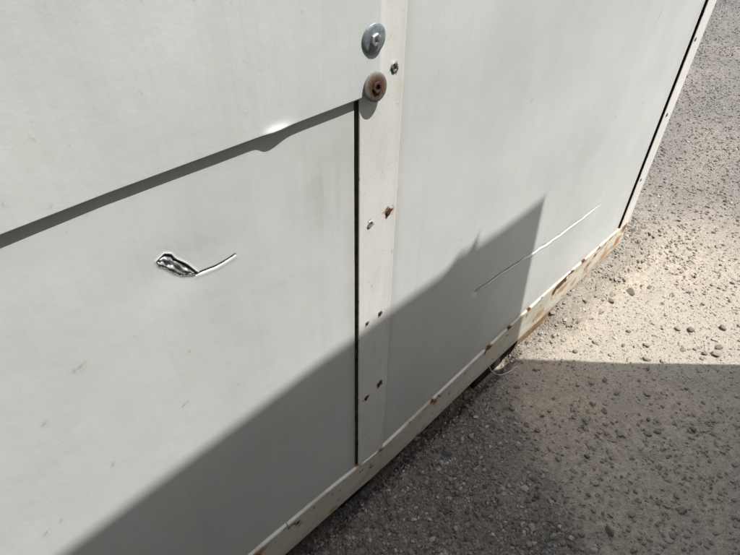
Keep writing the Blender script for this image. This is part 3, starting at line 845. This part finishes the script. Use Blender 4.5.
sun_spots = [(1.786, -0.247), (1.837, -0.437), (1.699, -0.358), (1.878, -0.499), (1.95, -0.529), (1.878, -0.468), (2.073, -0.499), (2.156, -0.396), (1.642, -0.18), (1.704, -0.263), 
    (1.622, -0.252), (1.765, -0.324), (1.54, -0.15), (1.848, -0.098), (1.817, -0.073), (1.878, -0.119), (1.796, -0.119), (1.745, -0.057), (2.125, -0.283), (2.197, -0.324), 
    (2.238, -0.376), (2.32, -0.304), (2.258, -0.468), (2.392, -0.437), (2.104, -0.191), (2.176, -0.109), (2.279, -0.191), (2.484, -0.355), (2.617, -0.293), (1.981, -0.078), 
    (2.053, -0.581), (2.176, -0.601), (1.663, -0.088)]
for i, (x, y) in enumerate(sun_spots):
    dark = i % 3 == 0; r = 0.010 + 0.010 * rng.random()
    place_stone('stone', base['dark_stone' if dark else 'stone'][(i * 3) % 5], x, y, r, rng.random() * 6, sun_label(dark, r, x, y), 'stone', G2, tilt=0.3 * rng.random())
for i in range(34):
    x = 0.55 + 0.50 * rng.random(); y = -0.06 - 0.34 * rng.random() * (x - 0.3) / 0.75; r = 0.0055 + 0.005 * rng.random()
    place_stone('stone_chip', base['pale_stone'][i % 5], x, y, r, rng.random() * 6, chip_label(r, x, y), 'stone', G3, tilt=0.4 * rng.random())

# ------------------------------------------------------------------ gravel: uncounted small stones
def gravel(name, n, xr, yr, rmin, rmax, seed, label, keep, pw=2.2, mean=0.50):
    g = np.random.default_rng(seed)
    x = g.uniform(*xr, n); y = g.uniform(*yr, n)
    h, d, s = ground_fields(x, y)
    k = keep(x, y, d, s) > g.random(n)
    x, y, h, d, s = x[k], y[k], h[k], d[k], s[k]
    n = len(x)
    r = rmin + (rmax - rmin) * g.random(n) ** pw
    # icosahedron
    p = (1 + 5 ** 0.5) / 2
    V = np.array([(-1, p, 0), (1, p, 0), (-1, -p, 0), (1, -p, 0), (0, -1, p), (0, 1, p), (0, -1, -p), (0, 1, -p), (p, 0, -1), (p, 0, 1), (-p, 0, -1), (-p, 0, 1)]) / math.hypot(1, p)
    F = np.array([(0, 11, 5), (0, 5, 1), (0, 1, 7), (0, 7, 10), (0, 10, 11), (1, 5, 9), (5, 11, 4), (11, 10, 2), (10, 7, 6), (7, 1, 8),
                  (3, 9, 4), (3, 4, 2), (3, 2, 6), (3, 6, 8), (3, 8, 9), (4, 9, 5), (2, 4, 11), (6, 2, 10), (8, 6, 7), (9, 8, 1)])
    P = V[None] * (1 + 0.46 * (g.random((n, 12, 1)) - 0.5) * 2)
    P = P * np.stack([np.ones(n), 0.6 + 0.4 * g.random(n), 0.45 + 0.4 * g.random(n)], 1)[:, None]
    tx = g.normal(0, 0.35, n); az = g.uniform(0, 6.283, n)
    c, s_ = np.cos(tx)[:, None], np.sin(tx)[:, None]
    Y = P[..., 1] * c - P[..., 2] * s_; Zz = P[..., 1] * s_ + P[..., 2] * c
    c, s_ = np.cos(az)[:, None], np.sin(az)[:, None]
    Xr = P[..., 0] * c - Y * s_; Yr = P[..., 0] * s_ + Y * c
    co = np.stack([Xr * r[:, None] + x[:, None], Yr * r[:, None] + y[:, None], Zz * r[:, None] + (h + 0.18 * r)[:, None]], 2).reshape(-1, 3)
    f = (F[None] + (np.arange(n) * 12)[:, None, None]).reshape(-1, 3)
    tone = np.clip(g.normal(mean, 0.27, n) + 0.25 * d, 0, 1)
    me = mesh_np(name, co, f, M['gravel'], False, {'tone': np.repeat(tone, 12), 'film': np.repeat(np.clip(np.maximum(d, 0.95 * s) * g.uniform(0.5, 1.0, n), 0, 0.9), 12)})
    o = link(name, me)
    return tag(o, label, 'gravel', kind='stuff')
near_keep = lambda x, y, d, s: np.clip(1.0 - 0.80 * d - 0.68 * s, 0.06, 1) * (0.55 + 0.45 * fbm(x / 0.12, y / 0.12, 501, 3) + 0.2)
gravel('gravel', 42000, (0.15, 2.3), (-1.0, 0.10), 0.0016, 0.0075, 601, 'fine grey gravel grains strewn thickly over the near ground', near_keep, 2.6)
gravel('gravel', 3800, (0.15, 2.4), (-1.0, 0.06), 0.005, 0.0125, 602, 'coarser gravel stones scattered among the fine grains near the wall', near_keep, 2.4)
far_keep = lambda x, y, d, s: np.clip(1.0 - 0.75 * d, 0.1, 1) * (0.6 + 0.5 * fbm(x / 0.4, y / 0.4, 503, 3)) * ((y < 0) | (x > 2.2))
gravel('gravel', 80000, (2.2, 7.6), (-0.95, 1.7), 0.0022, 0.0095, 603, 'sunlit gravel covering the ground beyond the far corner post', far_keep, 2.6, 0.40)

dust_keep = lambda x, y, d, s: np.clip(d, 0, 1)
gravel('gravel', 9000, (1.2, 2.6), (-0.85, 0.0), 0.0012, 0.0048, 604, 'fine dusty grit and crumbs over the pale trodden patch', dust_keep, 2.2)

# a stray end of white wire under the rail
def wire():
    pts = [Vector(p) for p in ((1.165, 0.004, 0.068), (1.176, -0.006, 0.036), (1.196, -0.016, 0.006), (1.222, -0.024, -0.016), (1.252, -0.030, -0.028), (1.285, -0.034, -0.034), (1.318, -0.036, -0.036))]
    co = []; n = 6; seg = []
    for a, b in zip(pts[:-1], pts[1:]):
        for t in np.linspace(0, 1, 5)[:-1]: seg.append(a.lerp(b, t))
    seg.append(pts[-1])
    for i, p in enumerate(seg):
        d = (seg[min(i + 1, len(seg) - 1)] - seg[max(i - 1, 0)]).normalized()
        u = d.orthogonal().normalized(); v = d.cross(u)
        for j in range(n):
            a = 2 * math.pi * j / n
            co.append(p + 0.0012 * (u * math.cos(a) + v * math.sin(a)))
    N = len(seg); fs = []
    for i in range(N - 1):
        for j in range(n): fs.append((i * n + j, i * n + (j + 1) % n, (i + 1) * n + (j + 1) % n, (i + 1) * n + j))
    o = link('wire', mesh_py('wire', co, fs, M['plain'], True))
    tag(o, 'thin pale wire end hanging from under the rail by the shade edge', 'wire')
wire()
